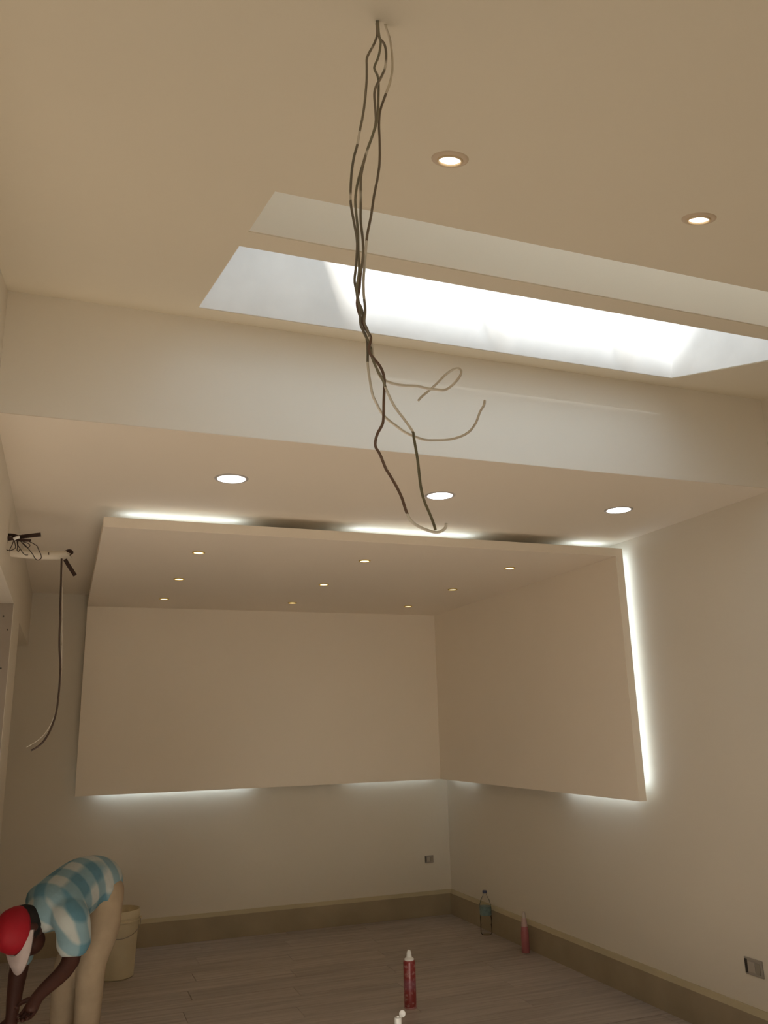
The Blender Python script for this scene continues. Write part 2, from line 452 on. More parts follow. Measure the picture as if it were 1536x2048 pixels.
tube((xt, 4.22, PZ0+.045), (xt, 4.95, PZ0+.045), L_TUBE)
tube((xt, 6.30, PZ0+.05), (xt, 6.75, PZ0+.05), L_TUBE_DIM)

# ------------------------------------------------------------------ ceiling lamps
def downlight(name, c, nrm, r_in, r_out, glow, trim, label, cat, group, drop=0.004, inner=None):
    e = tag(empty(name, c), label, cat, group)
    nrm = Vector(nrm)
    b = MB(); b.lathe([(r_in, -0.001), (r_in, 0.0022), (r_in*1.05, drop), (r_out*0.97, drop*0.55), (r_out, 0.0)], c, 40, nrm); 
    # open ring: drop the end caps
    b.f = [q for q in b.f if len(q) == 4]
    b.build('trim_ring', trim, e, True)
    if inner:
        b = MB(); b.lathe([(r_in*1.0, drop*0.7), (r_in*1.05, drop+.0022), (r_in*1.20, drop+.0018), (r_in*1.22, drop*0.8)], c, 40, nrm)
        b.f = [q for q in b.f if len(q) == 4]
        b.build('bezel', inner, e, True)
    b = MB(); b.lathe([(r_in*0.999, 0.0008), (r_in*0.999, 0.0016), (0.0, 0.002)], c, 40, nrm)
    b.build('lens', glow, e)
    return e
ND = -NRM
downlight('downlight', (0.622, 1.23, zs(1.23)), ND, 0.0208, 0.036, L_WARM, TRIM_TAN, 'warm recessed downlight in sloped ceiling, nearest to the hanging wires', 'downlight', 'downlights in the sloped ceiling', inner=TRIM_CREAM)
downlight('downlight', (1.218, 1.235, zs(1.235)), ND, 0.0208, 0.036, L_WARM, TRIM_TAN, 'warm recessed downlight in sloped ceiling near the right edge of the photo', 'downlight', 'downlights in the sloped ceiling', inner=TRIM_CREAM)
for x, t in ((0.62, 'leftmost of three white downlights in lower flat ceiling before the panel'), (1.62, 'middle of three white downlights in lower flat ceiling, beside dangling wire ends'), (2.64, 'rightmost of three white downlights in lower flat ceiling, nearest right wall')):
    downlight('downlight', (x, 3.49, ZC), (0,0,-1), 0.061, 0.074, L_COOL, TRIM_GREY, t, 'downlight', 'downlights in the lower ceiling')
for yy, rn in ((4.57, 'front'), (5.42, 'middle'), (6.28, 'back')):
    for xx, cn in ((0.64, 'left'), (1.612, 'middle'), (2.585, 'right')):
        t = 'small yellow spotlight in the floating ceiling panel, %s row, %s column' % (rn, cn)
        downlight('spotlight', (xx, yy, PZI), (0,0,-1), 0.028, 0.036, L_SPOT, BRASS, t, 'spotlight', 'spotlights in the floating panel', 0.006)

# ------------------------------------------------------------------ bundle of wires hanging from the sloped ceiling
WIRE_A = [(0.341,0.887,2.449),(0.347,0.891,2.445),(0.341,0.886,2.419),(0.331,0.882,2.395),(0.327,0.881,2.383),(0.327,0.882,2.369),(0.328,0.887,2.350),(0.327,0.893,2.322),(0.322,0.889,2.294),(0.316,0.884,2.268),(0.311,0.881,2.242),(0.307,0.884,2.224),(0.306,0.891,2.206),(0.305,0.893,2.184),(0.303,0.888,2.158),(0.304,0.881,2.129),(0.309,0.884,2.106),(0.311,0.889,2.092),(0.310,0.893,2.066),(0.307,0.889,2.045),(0.309,0.882,2.017),(0.311,0.882,2.000),(0.313,0.886,1.985),(0.322,0.891,1.972),(0.324,0.893,1.954),(0.322,0.888,1.934),(0.324,0.888,1.916),(0.329,0.893,1.898),(0.336,0.901,1.892),(0.347,0.911,1.883),(0.358,0.919,1.878),(0.371,0.926,1.874),(0.387,0.932,1.868),(0.403,0.936,1.865),(0.419,0.941,1.864),(0.435,0.946,1.867),(0.457,0.952,1.872),(0.479,0.959,1.881),(0.497,0.965,1.893),(0.510,0.970,1.909),(0.518,0.972,1.926),(0.526,0.974,1.938),(0.530,0.978,1.947)]
WIRE_B = [(0.347,0.887,2.458),(0.346,0.882,2.433),(0.348,0.881,2.416),(0.346,0.885,2.397),(0.342,0.888,2.385),(0.341,0.890,2.379),(0.346,0.892,2.371),(0.348,0.893,2.361),(0.345,0.888,2.327),(0.342,0.883,2.302),(0.338,0.881,2.280),(0.333,0.885,2.262),(0.327,0.892,2.240),(0.321,0.893,2.218),(0.313,0.888,2.190),(0.307,0.881,2.158),(0.310,0.885,2.132),(0.313,0.890,2.118),(0.314,0.893,2.094),(0.312,0.885,2.061),(0.307,0.881,2.033),(0.309,0.884,2.018),(0.316,0.889,2.008),(0.320,0.893,1.990),(0.319,0.892,1.979),(0.326,0.888,1.961),(0.326,0.883,1.942),(0.332,0.881,1.925),(0.339,0.883,1.915),(0.347,0.889,1.902),(0.358,0.893,1.885),(0.370,0.891,1.868),(0.378,0.886,1.852),(0.378,0.883,1.843),(0.382,0.883,1.815),(0.389,0.893,1.786),(0.392,0.891,1.767),(0.397,0.885,1.747),(0.400,0.882,1.734),(0.401,0.881,1.728)]
WIRE_C = [(0.344,0.887,2.456),(0.346,0.884,2.432),(0.356,0.888,2.423),(0.360,0.892,2.411),(0.358,0.892,2.388),(0.350,0.889,2.366),(0.346,0.887,2.357),(0.340,0.884,2.343),(0.337,0.882,2.328),(0.338,0.882,2.304),(0.340,0.887,2.289),(0.337,0.892,2.272),(0.329,0.892,2.247),(0.316,0.882,2.198),(0.316,0.885,2.163),(0.318,0.893,2.139),(0.319,0.889,2.108),(0.317,0.883,2.082),(0.313,0.883,2.053),(0.313,0.889,2.035),(0.311,0.893,2.019),(0.314,0.892,2.002),(0.319,0.887,1.983),(0.325,0.883,1.968),(0.321,0.881,1.950),(0.329,0.883,1.940),(0.336,0.886,1.935),(0.342,0.889,1.927),(0.345,0.892,1.915),(0.343,0.891,1.891),(0.339,0.883,1.865),(0.336,0.880,1.854),(0.329,0.879,1.841),(0.327,0.881,1.831),(0.328,0.882,1.825),(0.334,0.884,1.817),(0.341,0.886,1.802),(0.344,0.885,1.796),(0.351,0.880,1.780),(0.356,0.874,1.763),(0.359,0.870,1.747),(0.364,0.870,1.736),(0.372,0.871,1.730),(0.383,0.872,1.726),(0.395,0.872,1.723),(0.403,0.871,1.724),(0.408,0.868,1.728),(0.408,0.865,1.733)]
WIRE_D = [(0.350,0.887,2.462),(0.359,0.887,2.451),(0.367,0.893,2.438),(0.368,0.890,2.410),(0.365,0.883,2.378),(0.360,0.881,2.354),(0.355,0.883,2.338),(0.351,0.887,2.324),(0.348,0.891,2.311),(0.347,0.893,2.292),(0.345,0.887,2.259),(0.342,0.881,2.227),(0.340,0.883,2.205),(0.337,0.892,2.179),(0.332,0.891,2.148),(0.323,0.883,2.112),(0.320,0.881,2.089),(0.320,0.887,2.070),(0.320,0.892,2.052),(0.320,0.892,2.031),(0.319,0.885,2.006),(0.316,0.881,1.987),(0.320,0.881,1.977),(0.327,0.886,1.960),(0.332,0.892,1.942),(0.339,0.892,1.923),(0.346,0.894,1.919),(0.357,0.896,1.917),(0.372,0.898,1.917),(0.393,0.901,1.920),(0.408,0.904,1.920),(0.423,0.906,1.921),(0.436,0.910,1.924),(0.450,0.915,1.935),(0.463,0.921,1.950),(0.469,0.926,1.961),(0.467,0.930,1.967),(0.459,0.933,1.965),(0.449,0.935,1.957),(0.438,0.936,1.945),(0.426,0.936,1.933),(0.415,0.937,1.923),(0.410,0.939,1.917)]
STUB = [(-0.296,3.980,2.357),(-0.250,3.980,2.369),(-0.205,3.980,2.379),(-0.150,3.980,2.389)]
STUB2 = [(-0.292,3.960,2.365),(-0.234,3.960,2.354),(-0.188,3.960,2.355)]
LOOP0 = [(-0.233,3.950,2.348),(-0.211,3.952,2.331),(-0.195,3.954,2.314),(-0.177,3.955,2.292),(-0.165,3.957,2.273),(-0.153,3.959,2.267),(-0.141,3.961,2.275),(-0.142,3.963,2.291),(-0.155,3.965,2.318),(-0.162,3.966,2.332),(-0.179,3.968,2.343),(-0.197,3.970,2.352)]
LOOP1 = [(-0.241,3.950,2.347),(-0.240,3.954,2.330),(-0.230,3.958,2.315),(-0.217,3.962,2.296),(-0.206,3.966,2.289),(-0.196,3.970,2.290)]
LOOP2 = [(-0.258,3.950,2.351),(-0.264,3.957,2.329),(-0.271,3.963,2.312),(-0.271,3.970,2.302)]
LOOP3 = [(-0.285,3.950,2.342),(-0.288,3.953,2.323),(-0.285,3.956,2.307),(-0.272,3.959,2.304),(-0.257,3.961,2.310),(-0.250,3.964,2.320),(-0.253,3.967,2.337),(-0.257,3.970,2.353)]
LOOP4 = [(-0.220,3.950,2.344),(-0.204,3.953,2.341),(-0.191,3.957,2.333),(-0.194,3.960,2.325),(-0.202,3.963,2.322),(-0.216,3.967,2.334),(-0.230,3.970,2.350)]
LOOP5 = [(-0.245,3.950,2.347),(-0.241,3.955,2.321),(-0.242,3.960,2.308),(-0.236,3.965,2.303),(-0.233,3.970,2.313)]
WPIPE = [(-0.298,4.220,2.364),(-0.167,4.220,2.342),(-0.049,4.220,2.345),(-0.031,4.220,2.349)]
TUBE = [(-0.042,4.180,2.318),(-0.027,4.180,2.294),(0.008,4.180,2.243)]
CABLE = [(-0.058,4.180,2.322),(-0.053,4.180,2.218),(-0.049,4.180,2.123),(-0.044,4.180,2.029),(-0.042,4.180,1.959),(-0.037,4.180,1.890),(-0.028,4.180,1.821),(-0.026,4.180,1.764),(-0.026,4.180,1.708),(-0.029,4.180,1.629),(-0.038,4.180,1.574),(-0.055,4.180,1.519),(-0.080,4.180,1.476),(-0.109,4.180,1.451),(-0.125,4.180,1.443)]
CABLE2 = [(-0.056,4.200,2.324),(-0.025,4.200,1.818),(-0.030,4.200,1.697),(-0.037,4.200,1.608),(-0.063,4.200,1.535),(-0.096,4.200,1.492),(-0.131,4.200,1.467),(-0.147,4.200,1.459)]
hw = tag(empty('hanging_wires', (0.346, 0.887, zs(0.887))), 'twisted bundle of blotchy electric wires hanging from a hole in the sloped ceiling', 'wires')
for P, mt, r, lb in ((WIRE_A, W_GREY, 0.0017, 'grey wire with a pale upturned end'), (WIRE_B, W_GREEN, 0.0017, 'olive wire with a straight end'), (WIRE_C, W_BROWN, 0.0018, 'brown wire with the lowest end'), (WIRE_D, W_WHITE, 0.0017, 'white wire ending in a loop')):
    P = [(P[0][0], P[0][1], zs(P[0][1])+.03)] + P[1:]
    b = MB(); b.tube(P, r, 8, 4); o = b.build('wire', mt, hw, True); o['label'] = lb

# ------------------------------------------------------------------ pipe stubs and cables left for an air conditioner
ac = tag(empty('pipe_stub', (XL, 3.98, 2.36)), 'dark insulated pipe stub with tangled thin wires sticking out of left wall', 'pipe')
b = MB(); b.tube([(-0.30,3.98,2.357)]+STUB[1:], 0.0095, 14, 5); b.build('pipe', FOAM_BLACK, ac, True)
b = MB(); b.tube([(-0.30,3.96,2.367)]+STUB2[1:], lambda t: 0.008-0.003*t, 12, 5); b.build('short_pipe', FOAM_BLACK, ac, True)
b = MB(); b.tube([(-0.285,3.968,2.378),(-0.262,3.966,2.377),(-0.238,3.964,2.369)], 0.006, 10, 4); b.build('pipe_sleeve', FOAM_BLACK, ac, True)
b = MB(); b.tube([(-0.258,3.938,2.352),(-0.245,3.936,2.360),(-0.236,3.938,2.362)], 0.007, 10, 4); b.build('tape_patch', WHITEPL, ac, True)
for L in (LOOP0, LOOP1, LOOP2, LOOP3, LOOP4, LOOP5):
    b = MB(); b.tube(L, 0.0019, 6, 5); b.build('thin_wire', W_BLACK, ac, True)
wpipe = tag(empty('drain_pipe', (XL, 4.22, 2.35)), 'white pipe sticking out of left wall with a dark ragged end and foam tube', 'pipe')
b = MB(); b.tube([(-0.30,4.22,2.350)]+WPIPE[1:], lambda t: 0.0215 if t < .93 else 0.0215*math.sqrt(max(.12,1-((t-.93)/.07)**2)), 18, 6); b.build('pipe', WHITEPL if False else WALL, wpipe, True)
b = MB(); b.tube([TUBE[0], TUBE[1], TUBE[2]], 0.0092, 12, 4); b.build('foam_tube', FOAM_BLACK, wpipe, True)
b = MB(); b.tube([(-0.055,4.235,2.366),(-0.030,4.232,2.372),(-0.014,4.236,2.364),(-0.022,4.235,2.350),(-0.036,4.225,2.325)], lambda t: 0.002+0.008*math.sin(math.pi*min(1,t*1.3))**2, 8, 5); b.build('torn_insulation', FOAM_BLACK, wpipe, True)
b = MB(); b.tube([(-0.117,4.197,2.352),(-0.116,4.196,2.340)], 0.0018, 6, 1); b.build('nick', FOAM_BLACK, wpipe)
cb = tag(empty('hanging_cable', CABLE[0]), 'thin dark cable hanging from the white pipe and curling left at its end', 'cable')
b = MB(); b.tube(CABLE, 0.0044, 8, 4); b.build('dark_core', W_CABLE, cb, True)
b = MB(); b.tube([(p[0]+.002, p[1]+.002, p[2]) for p in CABLE2], 0.0016, 6, 5); b.build('pale_core', W_PALE, cb, True)

# ------------------------------------------------------------------ wall boxes
def wall_box(c, axis, wd, ht, label):
    e = tag(empty('wall_socket', c), label, 'socket', 'wall sockets')
    x, y, z = c
    def bb(name, a0, a1, z0, z1, d0, d1, mt):
        if axis == 'y': return box(name, x+a0, x+a1, y-d1, y-d0, z+z0, z+z1, mt, e)
        return box(name, x-d1, x-d0, y-a1, y-a0, z+z0, z+z1, mt, e)
    bevel(bb('plate', -wd/2, wd/2, -ht/2, ht/2, 0, 0.006, GREYPL), 0.002)
    bb('module', -wd*.28, wd*.10, -ht*.30, ht*.30, 0.006, 0.009, mat('socket_insert', (0.42,0.38,0.33), 0.5))
    bb('switch_key', wd*.14, wd*.38, -ht*.34, ht*.30, 0.006, 0.010, mat('socket_key', (0.30,0.27,0.22), 0.5))
    bb('open_slot', -wd*.46, -wd*.33, -ht*.40, ht*.40, 0.006, 0.0075, DARKPL)
    return e
wall_box((2.951, YB, 0.435), 'y', 0.078, 0.058, 'small grey socket on back wall near the corner, under the panel')
s2 = wall_box((XR, 3.472, 0.365), 'x', 0.115, 0.075, 'grey socket plate low on right wall at the photo edge')

# ------------------------------------------------------------------ bottles, can, bucket on the floor
RED = (0.27, 0.04, 0.04)
def can_label_mat():
    mt, n, l, b = base_mat('red_printed_sleeve')
    tc = n.new('ShaderNodeTexCoord')
    sp = n.new('ShaderNodeSeparateXYZ'); l.new(tc.outputs['Object'], sp.inputs[0])
    nz = n.new('ShaderNodeTexNoise'); nz.inputs['Scale'].default_value = 55; nz.inputs['Detail'].default_value = 2
    l.new(tc.outputs['Object'], nz.inputs['Vector'])
    r1 = n.new('ShaderNodeValToRGB')
    r1.color_ramp.elements[0].position = 0.54; r1.color_ramp.elements[0].color = RED + (1,)
    r1.color_ramp.elements[1].position = 0.70; r1.color_ramp.elements[1].color = (0.45, 0.22, 0.21, 1)
    l.new(nz.outputs['Fac'], r1.inputs['Fac'])
    # violet band at mid height
    mr = n.new('ShaderNodeMapRange'); mr.inputs['From Min'].default_value = 0.0; mr.inputs['From Max'].default_value = 0.235
    l.new(sp.outputs['Z'], mr.inputs['Value'])
    r2 = n.new('ShaderNodeValToRGB'); r2.color_ramp.elements[0].position = 0.36; r2.color_ramp.elements[0].color = (0,0,0,1)
    e1 = r2.color_ramp.elements.new(0.46); e1.color = (1,1,1,1)
    e2 = r2.color_ramp.elements.new(0.56); e2.color = (1,1,1,1)
    r2.color_ramp.elements[-1].position = 0.66; r2.color_ramp.elements[-1].color = (0,0,0,1)
    l.new(mr.outputs[0], r2.inputs['Fac'])
    ml = n.new('ShaderNodeMath'); ml.operation = 'MULTIPLY'; ml.inputs[1].default_value = 0.55
    l.new(r2.outputs['Color'], ml.inputs[0])
    mx = n.new('ShaderNodeMix'); mx.data_type = 'RGBA'
    l.new(ml.outputs[0], mx.inputs['Factor']); l.new(r1.outputs['Color'], mx.inputs['A']); mx.inputs['B'].default_value = (0.28, 0.11, 0.16, 1)
    l.new(mx.outputs['Result'], b.inputs['Base Color'])
    b.inputs['Roughness'].default_value = 0.35
    return mt
def lathe_part(name, prof, c, mt, parent, seg=32):
    b = MB(); b.lathe(prof, (0,0,0), seg)
    o = link(name, b.v, b.f, mt, None, True)
    o.parent = parent
    o.location = Vector(c) - Vector(parent.location)
    md = o.modifiers.new('edge', 'EDGE_SPLIT'); md.split_angle = math.radians(40)
    return o
CX, CY = 1.912, 4.79
can = tag(empty('foam_can', (CX, CY, 0)), 'tall red printed spray can with white cone top standing on the floor', 'can')
R_ = 0.034
lathe_part('body', [(0,0.004),(R_,0.004),(R_,0.228),(R_*.97,0.235),(R_*.80,0.240),(0,0.240)], (CX,CY,0), can_label_mat(), can)
lathe_part('bottom_rim', [(R_*.9,0),(R_*1.06,0),(R_*1.08,0.004),(R_*1.02,0.008),(R_*.9,0.006)], (CX,CY,0), mat('rim_metal', (0.45,0.25,0.25), 0.35, metallic=.5), can)
lathe_part('cone_cap', [(0,.236),(R_*.80,.238),(R_*.78,.247),(R_*.45,.256),(R_*.40,.272),(R_*.30,.286),(R_*.14,.292),(0,.293)], (CX,CY,0), WHITEPL, can)

BX, BY = 1.556, 4.06
wb = tag(empty('squeeze_bottle', (BX, BY, 0)), 'white plastic bottle with open flip cap at the bottom edge of the photo', 'bottle')
R_ = 0.030
lathe_part('body', [(0,0),(R_*.92,0),(R_,.006),(R_,.128),(R_*.92,.146),(R_*.62,.160),(R_*.52,.164),(0,.165)], (BX,BY,0), WHITEPL, wb)
lathe_part('cap', [(0,.163),(R_*.54,.163),(R_*.54,.192),(R_*.50,.196),(R_*.2,.197),(R_*.18,.202),(0,.203)], (BX,BY,0), WHITEPL, wb)
b = MB(); b.lathe([(0,-.0025),(.0150,-.0025),(.0155,.002),(.0135,.003),(.0125,.0005),(0,.0005)], (0,0,0), 24)
lid = link('flip_lid', b.v, b.f, WHITEPL, None, True); lid.parent = wb
lid.location = (0.0235, 0.004, 0.2075); lid.rotation_euler = (math.radians(75), math.radians(-40), math.radians(12))
b = MB(); b.box(-.004,.004,-.003,.003,-.004,.004); hg = b.build('hinge', WHITEPL); hg.parent = wb; hg.location = (.0145,.002,.196)

WX, WY = 3.062, 6.10
wt = tag(empty('water_bottle', (WX, WY, 0)), 'clear plastic water bottle with blue label by right wall skirting', 'bottle')
R_ = 0.043
lathe_part('body', [(0,0.003),(R_*.8,0),(R_,.012),(R_,.06),(R_*.95,.065),(R_,.07),(R_,.12),(R_*.95,.125),(R_,.13),(R_,.205),(R_*.80,.235),(R_*.45,.262),(R_*.33,.272),(R_*.33,.288)], (WX,WY,0), PET, wt)
lathe_part('label_band', [(R_*1.012,.135),(R_*1.012,.195)], (WX,WY,0), mat('blue_label', (0.17,0.25,0.25), 0.5, 0.3, 40), wt)
lathe_part('screw_cap', [(0,.284),(R_*.38,.284),(R_*.38,.300),(R_*.34,.303),(0,.303)], (WX,WY,0), mat('dark_blue_cap', (0.05,0.06,0.12), 0.4), wt)

QX, QY = 3.062, 5.52
pb = tag(empty('pink_bottle', (QX, QY, 0)), 'slim bottle of pink liquid with pale neck beside right wall skirting', 'bottle')
R_ = 0.027
lathe_part('body', [(0,0.002),(R_*.85,0),(R_,.006),(R_,.120),(R_*.92,.140),(R_*.80,.165),(0,.166)], (QX,QY,0), mat('pink_plastic', (0.42,0.14,0.15), 0.4, 0.06, 20), pb)
lathe_part('shoulder', [(R_*.80,.164),(R_*.72,.190),(R_*.60,.210),(R_*.5,.218),(0,.219)], (QX,QY,0), mat('pale_pink_plastic', (0.52,0.36,0.34), 0.4, 0.06, 20), pb)
lathe_part('nozzle', [(0,.217),(R_*.48,.217),(R_*.44,.240),(R_*.36,.256),(0,.258)], (QX,QY,0), mat('frosted_plastic', (0.50,0.43,0.38), 0.5, 0.05, 20), pb)

KX, KY = 0.425, 6.16
bk = tag(empty('bucket', (KX, KY, 0)), 'cream plastic paint bucket standing behind the bending person', 'bucket')
BUCKET = mat('cream_bucket_plastic', (0.62, 0.54, 0.37), 0.5, 0.05, 9)
lathe_part('shell', [(0,0.004),(.105,0),(.112,.006),(.131,.355),(.137,.357),(.138,.378),(.133,.400),(.128,.400),(.126,.36),(.106,.012),(0,.012)], (KX,KY,0), BUCKET, bk, 40)
lathe_part('rim_bead', [(.131,.330),(.1395,.333),(.1395,.341),(.131,.344)], (KX,KY,0), BUCKET, bk, 40)
b = MB(); b.tube([(.118+.02,-.03,.345),(.128,-.085,.300),(.075,-.135,.262),(0,-.155,.250),(-.075,-.135,.262),(-.128,-.085,.300),(-.138,-.03,.345)], 0.0028, 8, 5)
hd = link('handle', b.v, b.f, mat('bucket_handle_wire', (0.30,0.26,0.20), 0.5), None, True); hd.parent = bk
for sx in (-1, 1):
    b = MB(); b.lathe([(0,0),(.011,0),(.011,.006),(.006,.009),(0,.009)], (0,0,0), 14, (sx, -0.22, 0)); o = b.build('handle_lug', BUCKET); o.parent = bk; o.location = (sx*.136, -.03, .345)

# ------------------------------------------------------------------ the bending worker
def blob(name, lofts, mt, parent, voxel=0.009, smooth=6):
    """one continuous surface: rounded lofts of elliptical sections fused by a voxel remesh.
    loft = [(centre, side_radius, other_radius)], side axis"""
    b = MB(); seg = 20
    for pts, side in lofts:
        C_ = [Vector(p[0]) for p in pts]
        n = len(C_)
        # subdivide smoothly
        PP = []
        for i in range(n-1):
            for k in range(4):
                t_ = k/4
                a0, a1 = pts[i], pts[i+1]
                PP.append((None, a0[1]+(a1[1]-a0[1])*t_, a0[2]+(a1[2]-a0[2])*t_))
        PP.append((None, pts[-1][1], pts[-1][2]))
        cc = catmull(C_, 4) if n > 2 else [C_[0].lerp(C_[1], k/4) for k in range(5)]
        rings = []
        m_ = len(cc)
        def frame(i):
            d = (cc[min(m_-1,i+1)]-cc[max(0,i-1)]).normalized()
            s = Vector(side); s = (s - d*s.dot(d)).normalized()
            return d, s, d.cross(s)
        d, s, o_ = frame(0)
        for q in (0.25, 0.7): rings.append((cc[0]-d*PP[0][2]*math.sqrt(1-q*q)*0.8, s*PP[0][1]*q, o_*PP[0][2]*q))
        for i in range(m_):
            d, s, o_ = frame(i); rings.append((cc[i], s*PP[i][1], o_*PP[i][2]))
        for q in (0.7, 0.25): rings.append((cc[-1]+d*PP[-1][2]*math.sqrt(1-q*q)*0.8, s*PP[-1][1]*q, o_*PP[-1][2]*q))
        vs = []; fs = []
        for (c, s, o_) in rings:
            for k in range(seg):
                g = 2*math.pi*k/seg; vs.append(c + s*math.cos(g) + o_*math.sin(g))
        for r_ in range(len(rings)-1):
            for k in range(seg):
                k2 = (k+1) % seg; fs.append((r_*seg+k, r_*seg+k2, (r_+1)*seg+k2, (r_+1)*seg+k))
        fs.append(tuple(range(seg))[::-1]); fs.append(tuple((len(rings)-1)*seg+k for k in range(seg)))
        b.add(vs, fs)
    o = b.build(name, mt)
    md = o.modifiers.new('fuse', 'REMESH'); md.mode = 'VOXEL'; md.voxel_size = voxel; md.use_smooth_shade = True
    sm = o.modifiers.new('smooth', 'SMOOTH'); sm.iterations = smooth; sm.factor = 0.5
    dg = bpy.context.evaluated_depsgraph_get(); dg.update()
    nm = bpy.data.meshes.new_from_object(o.evaluated_get(dg))
    old = o.data; o.modifiers.clear(); o.data = nm; bpy.data.meshes.remove(old); nm.name = name
    nm.materials.clear(); nm.materials.append(mt)
    for p in nm.polygons: p.use_smooth = True
    o.parent = parent; o.matrix_parent_inverse = Matrix.Translation(-Vector(parent.location))
    return o

SKIN = mat('dark_skin', (0.050, 0.016, 0.010), 0.55, 0.12, 14)
KHAKI = mat('khaki_trousers', (0.36, 0.275, 0.185), 0.9, 0.10, 12, 0.5, 45)
HAIR = mat('black_hair', (0.012, 0.009, 0.008), 0.8, 0.2, 60)
CAPRED = mat('red_cap_cloth', (0.30, 0.003, 0.012), 0.6, 0.08, 20)
CAPWHITE = mat('white_cap_cloth', (0.46, 0.38, 0.36), 0.7, 0.06, 20)
SHOE = mat('dark_shoe', (0.06, 0.05, 0.045), 0.6, 0.1, 20)

PEL = (0.230,4.620,0.805); WST = (0.137,4.550,0.805); CHE = (0.027,4.420,0.748); NEK = (-0.045,4.360,0.716); HED = (-0.115,4.310,0.679)
TOR = (Vector(CHE)-Vector(PEL)).normalized()
SIDE = Vector((0.70,-0.70,0.05)).normalized()
def shirt_mat():
    mt, n, l, b = base_mat('blue_check_shirt')
    g = n.new('ShaderNodeNewGeometry')
    def stripes(axis, period, off):
        d = n.new('ShaderNodeVectorMath'); d.operation = 'DOT_PRODUCT'; d.inputs[1].default_value = tuple(axis)
        l.new(g.outputs['Position'], d.inputs[0])
        m1 = n.new('ShaderNodeMath'); m1.operation = 'MULTIPLY_ADD'; m1.inputs[1].default_value = 2*math.pi/period; m1.inputs[2].default_value = off
        l.new(d.outputs['Value'], m1.inputs[0])
        s = n.new('ShaderNodeMath'); s.operation = 'SINE'; l.new(m1.outputs[0], s.inputs[0])
        r = n.new('ShaderNodeMapRange'); r.inputs['From Min'].default_value = -0.35; r.inputs['From Max'].default_value = 0.35
        l.new(s.outputs[0], r.inputs['Value']); return r
    dn = SIDE.cross(TOR).normalized()
    a = stripes(TOR, 0.115, 0.4); c = stripes((SIDE - dn*0.9).normalized(), 0.105, 1.2)
    ad = n.new('ShaderNodeMath'); ad.operation = 'ADD'; l.new(a.outputs[0], ad.inputs[0]); l.new(c.outputs[0], ad.inputs[1])
    hv = n.new('ShaderNodeMath'); hv.operation = 'MULTIPLY'; hv.inputs[1].default_value = 0.5; l.new(ad.outputs[0], hv.inputs[0])
    rp = n.new('ShaderNodeValToRGB')
    rp.color_ramp.elements[0].position = 0.1; rp.color_ramp.elements[0].color = (0.085, 0.20, 0.26, 1)
    rp.color_ramp.elements[1].position = 0.95; rp.color_ramp.elements[1].color = (0.42, 0.45, 0.43, 1)
    em = rp.color_ramp.elements.new(0.5); em.color = (0.19, 0.30, 0.34, 1)
    l.new(hv.outputs[0], rp.inputs['Fac']); l.new(rp.outputs['Color'], b.inputs['Base Color'])
    nz = n.new('ShaderNodeTexNoise'); nz.inputs['Scale'].default_value = 22; l.new(g.outputs['Position'], nz.inputs['Vector'])
    bp = n.new('ShaderNodeBump'); bp.inputs['Strength'].default_value = 0.5; bp.inputs['Distance'].default_value = 0.012
    l.new(nz.outputs['Fac'], bp.inputs['Height']); l.new(bp.outputs['Normal'], b.inputs['Normal'])
    b.inputs['Roughness'].default_value = 0.85
    return mt
SHIRT = shirt_mat()

FN = (0.235, 4.50, 0.035); FF = (0.060, 4.66, 0.035)
person = tag(empty('person', (0.15, 4.58, 0.0)), 'person bending over in blue checked shirt, khaki trousers and red and white cap', 'person')
ASN = (0.088,4.300,0.722); AEN = (0.102,4.260,0.547); AWN = (-0.013,4.160,0.456); AHN = (-0.044,4.130,0.411)
ASF = (-0.080,4.520,0.664); AEF = (-0.113,4.470,0.471); AWF = (-0.123,4.420,0.321); AHF = (-0.126,4.410,0.265)
HN = (0.243,4.560,0.737); KN = (0.204,4.530,0.470); NN = (0.197,4.550,0.162)
HF = (0.203,4.690,0.714); KF = (0.101,4.630,0.437); NF = (0.089,4.660,0.166)
def lim(*a): return [(p, r, r) for p, r in a]
BODY = [([(PEL,.075,.065),(WST,.10,.09),(CHE,.15,.10),(NEK,.06,.06)], SIDE), (lim((NEK,.055),(HED,.055)), SIDE),
        (lim((CHE,.07),(ASN,.052),(AEN,.040),(AWN,.027),(AHN,.030)), (1,0,0)), (lim((CHE,.07),(ASF,.052),(AEF,.040),(AWF,.027),(AHF,.030)), (1,0,0)),
        (lim((PEL,.06),(HN,.070),(KN,.052),(NN,.040),((FN[0],FN[1],.07),.036)), (1,0,0)), (lim((PEL,.06),(HF,.070),(KF,.052),(NF,.040),((FF[0],FF[1],.07),.036)), (1,0,0))]
body = blob('body', BODY, SKIN, person, 0.008)
# fingers rooted inside the palms
def fingers(wrist, palm, out):
    wv, pv, ov = Vector(wrist), Vector(palm), Vector(out).normalized()
    d = (pv-wv).normalized(); nn = d.cross(ov).normalized()
    b = MB()
    for k, (s, L) in enumerate(((-1.4,.062),(-.5,.074),(.45,.070),(1.35,.056))):
        p0 = pv + ov*(s*.0155) - d*.006
        b.tube([p0, p0+d*(L*.42)+nn*.004, p0+d*(L*.75)+nn*.016, p0+d*(L*.92)+nn*.032], lambda t: .0092-.0028*t, 8, 4)
    p0 = wv + (pv-wv)*.45 + ov*(-.022)
    b.tube([p0, p0-ov*.022+d*.018, p0-ov*.030+d*.042+nn*.012, p0-ov*.026+d*.060+nn*.022], lambda t: .0108-.003*t, 8, 4)
    return b
fingers(AWN, AHN, (0.8,-0.5,-0.3)).build('fingers', SKIN, person, True)
fingers(AWF, AHF, (0.8,-0.5,-0.1)).build('fingers', SKIN, person, True)
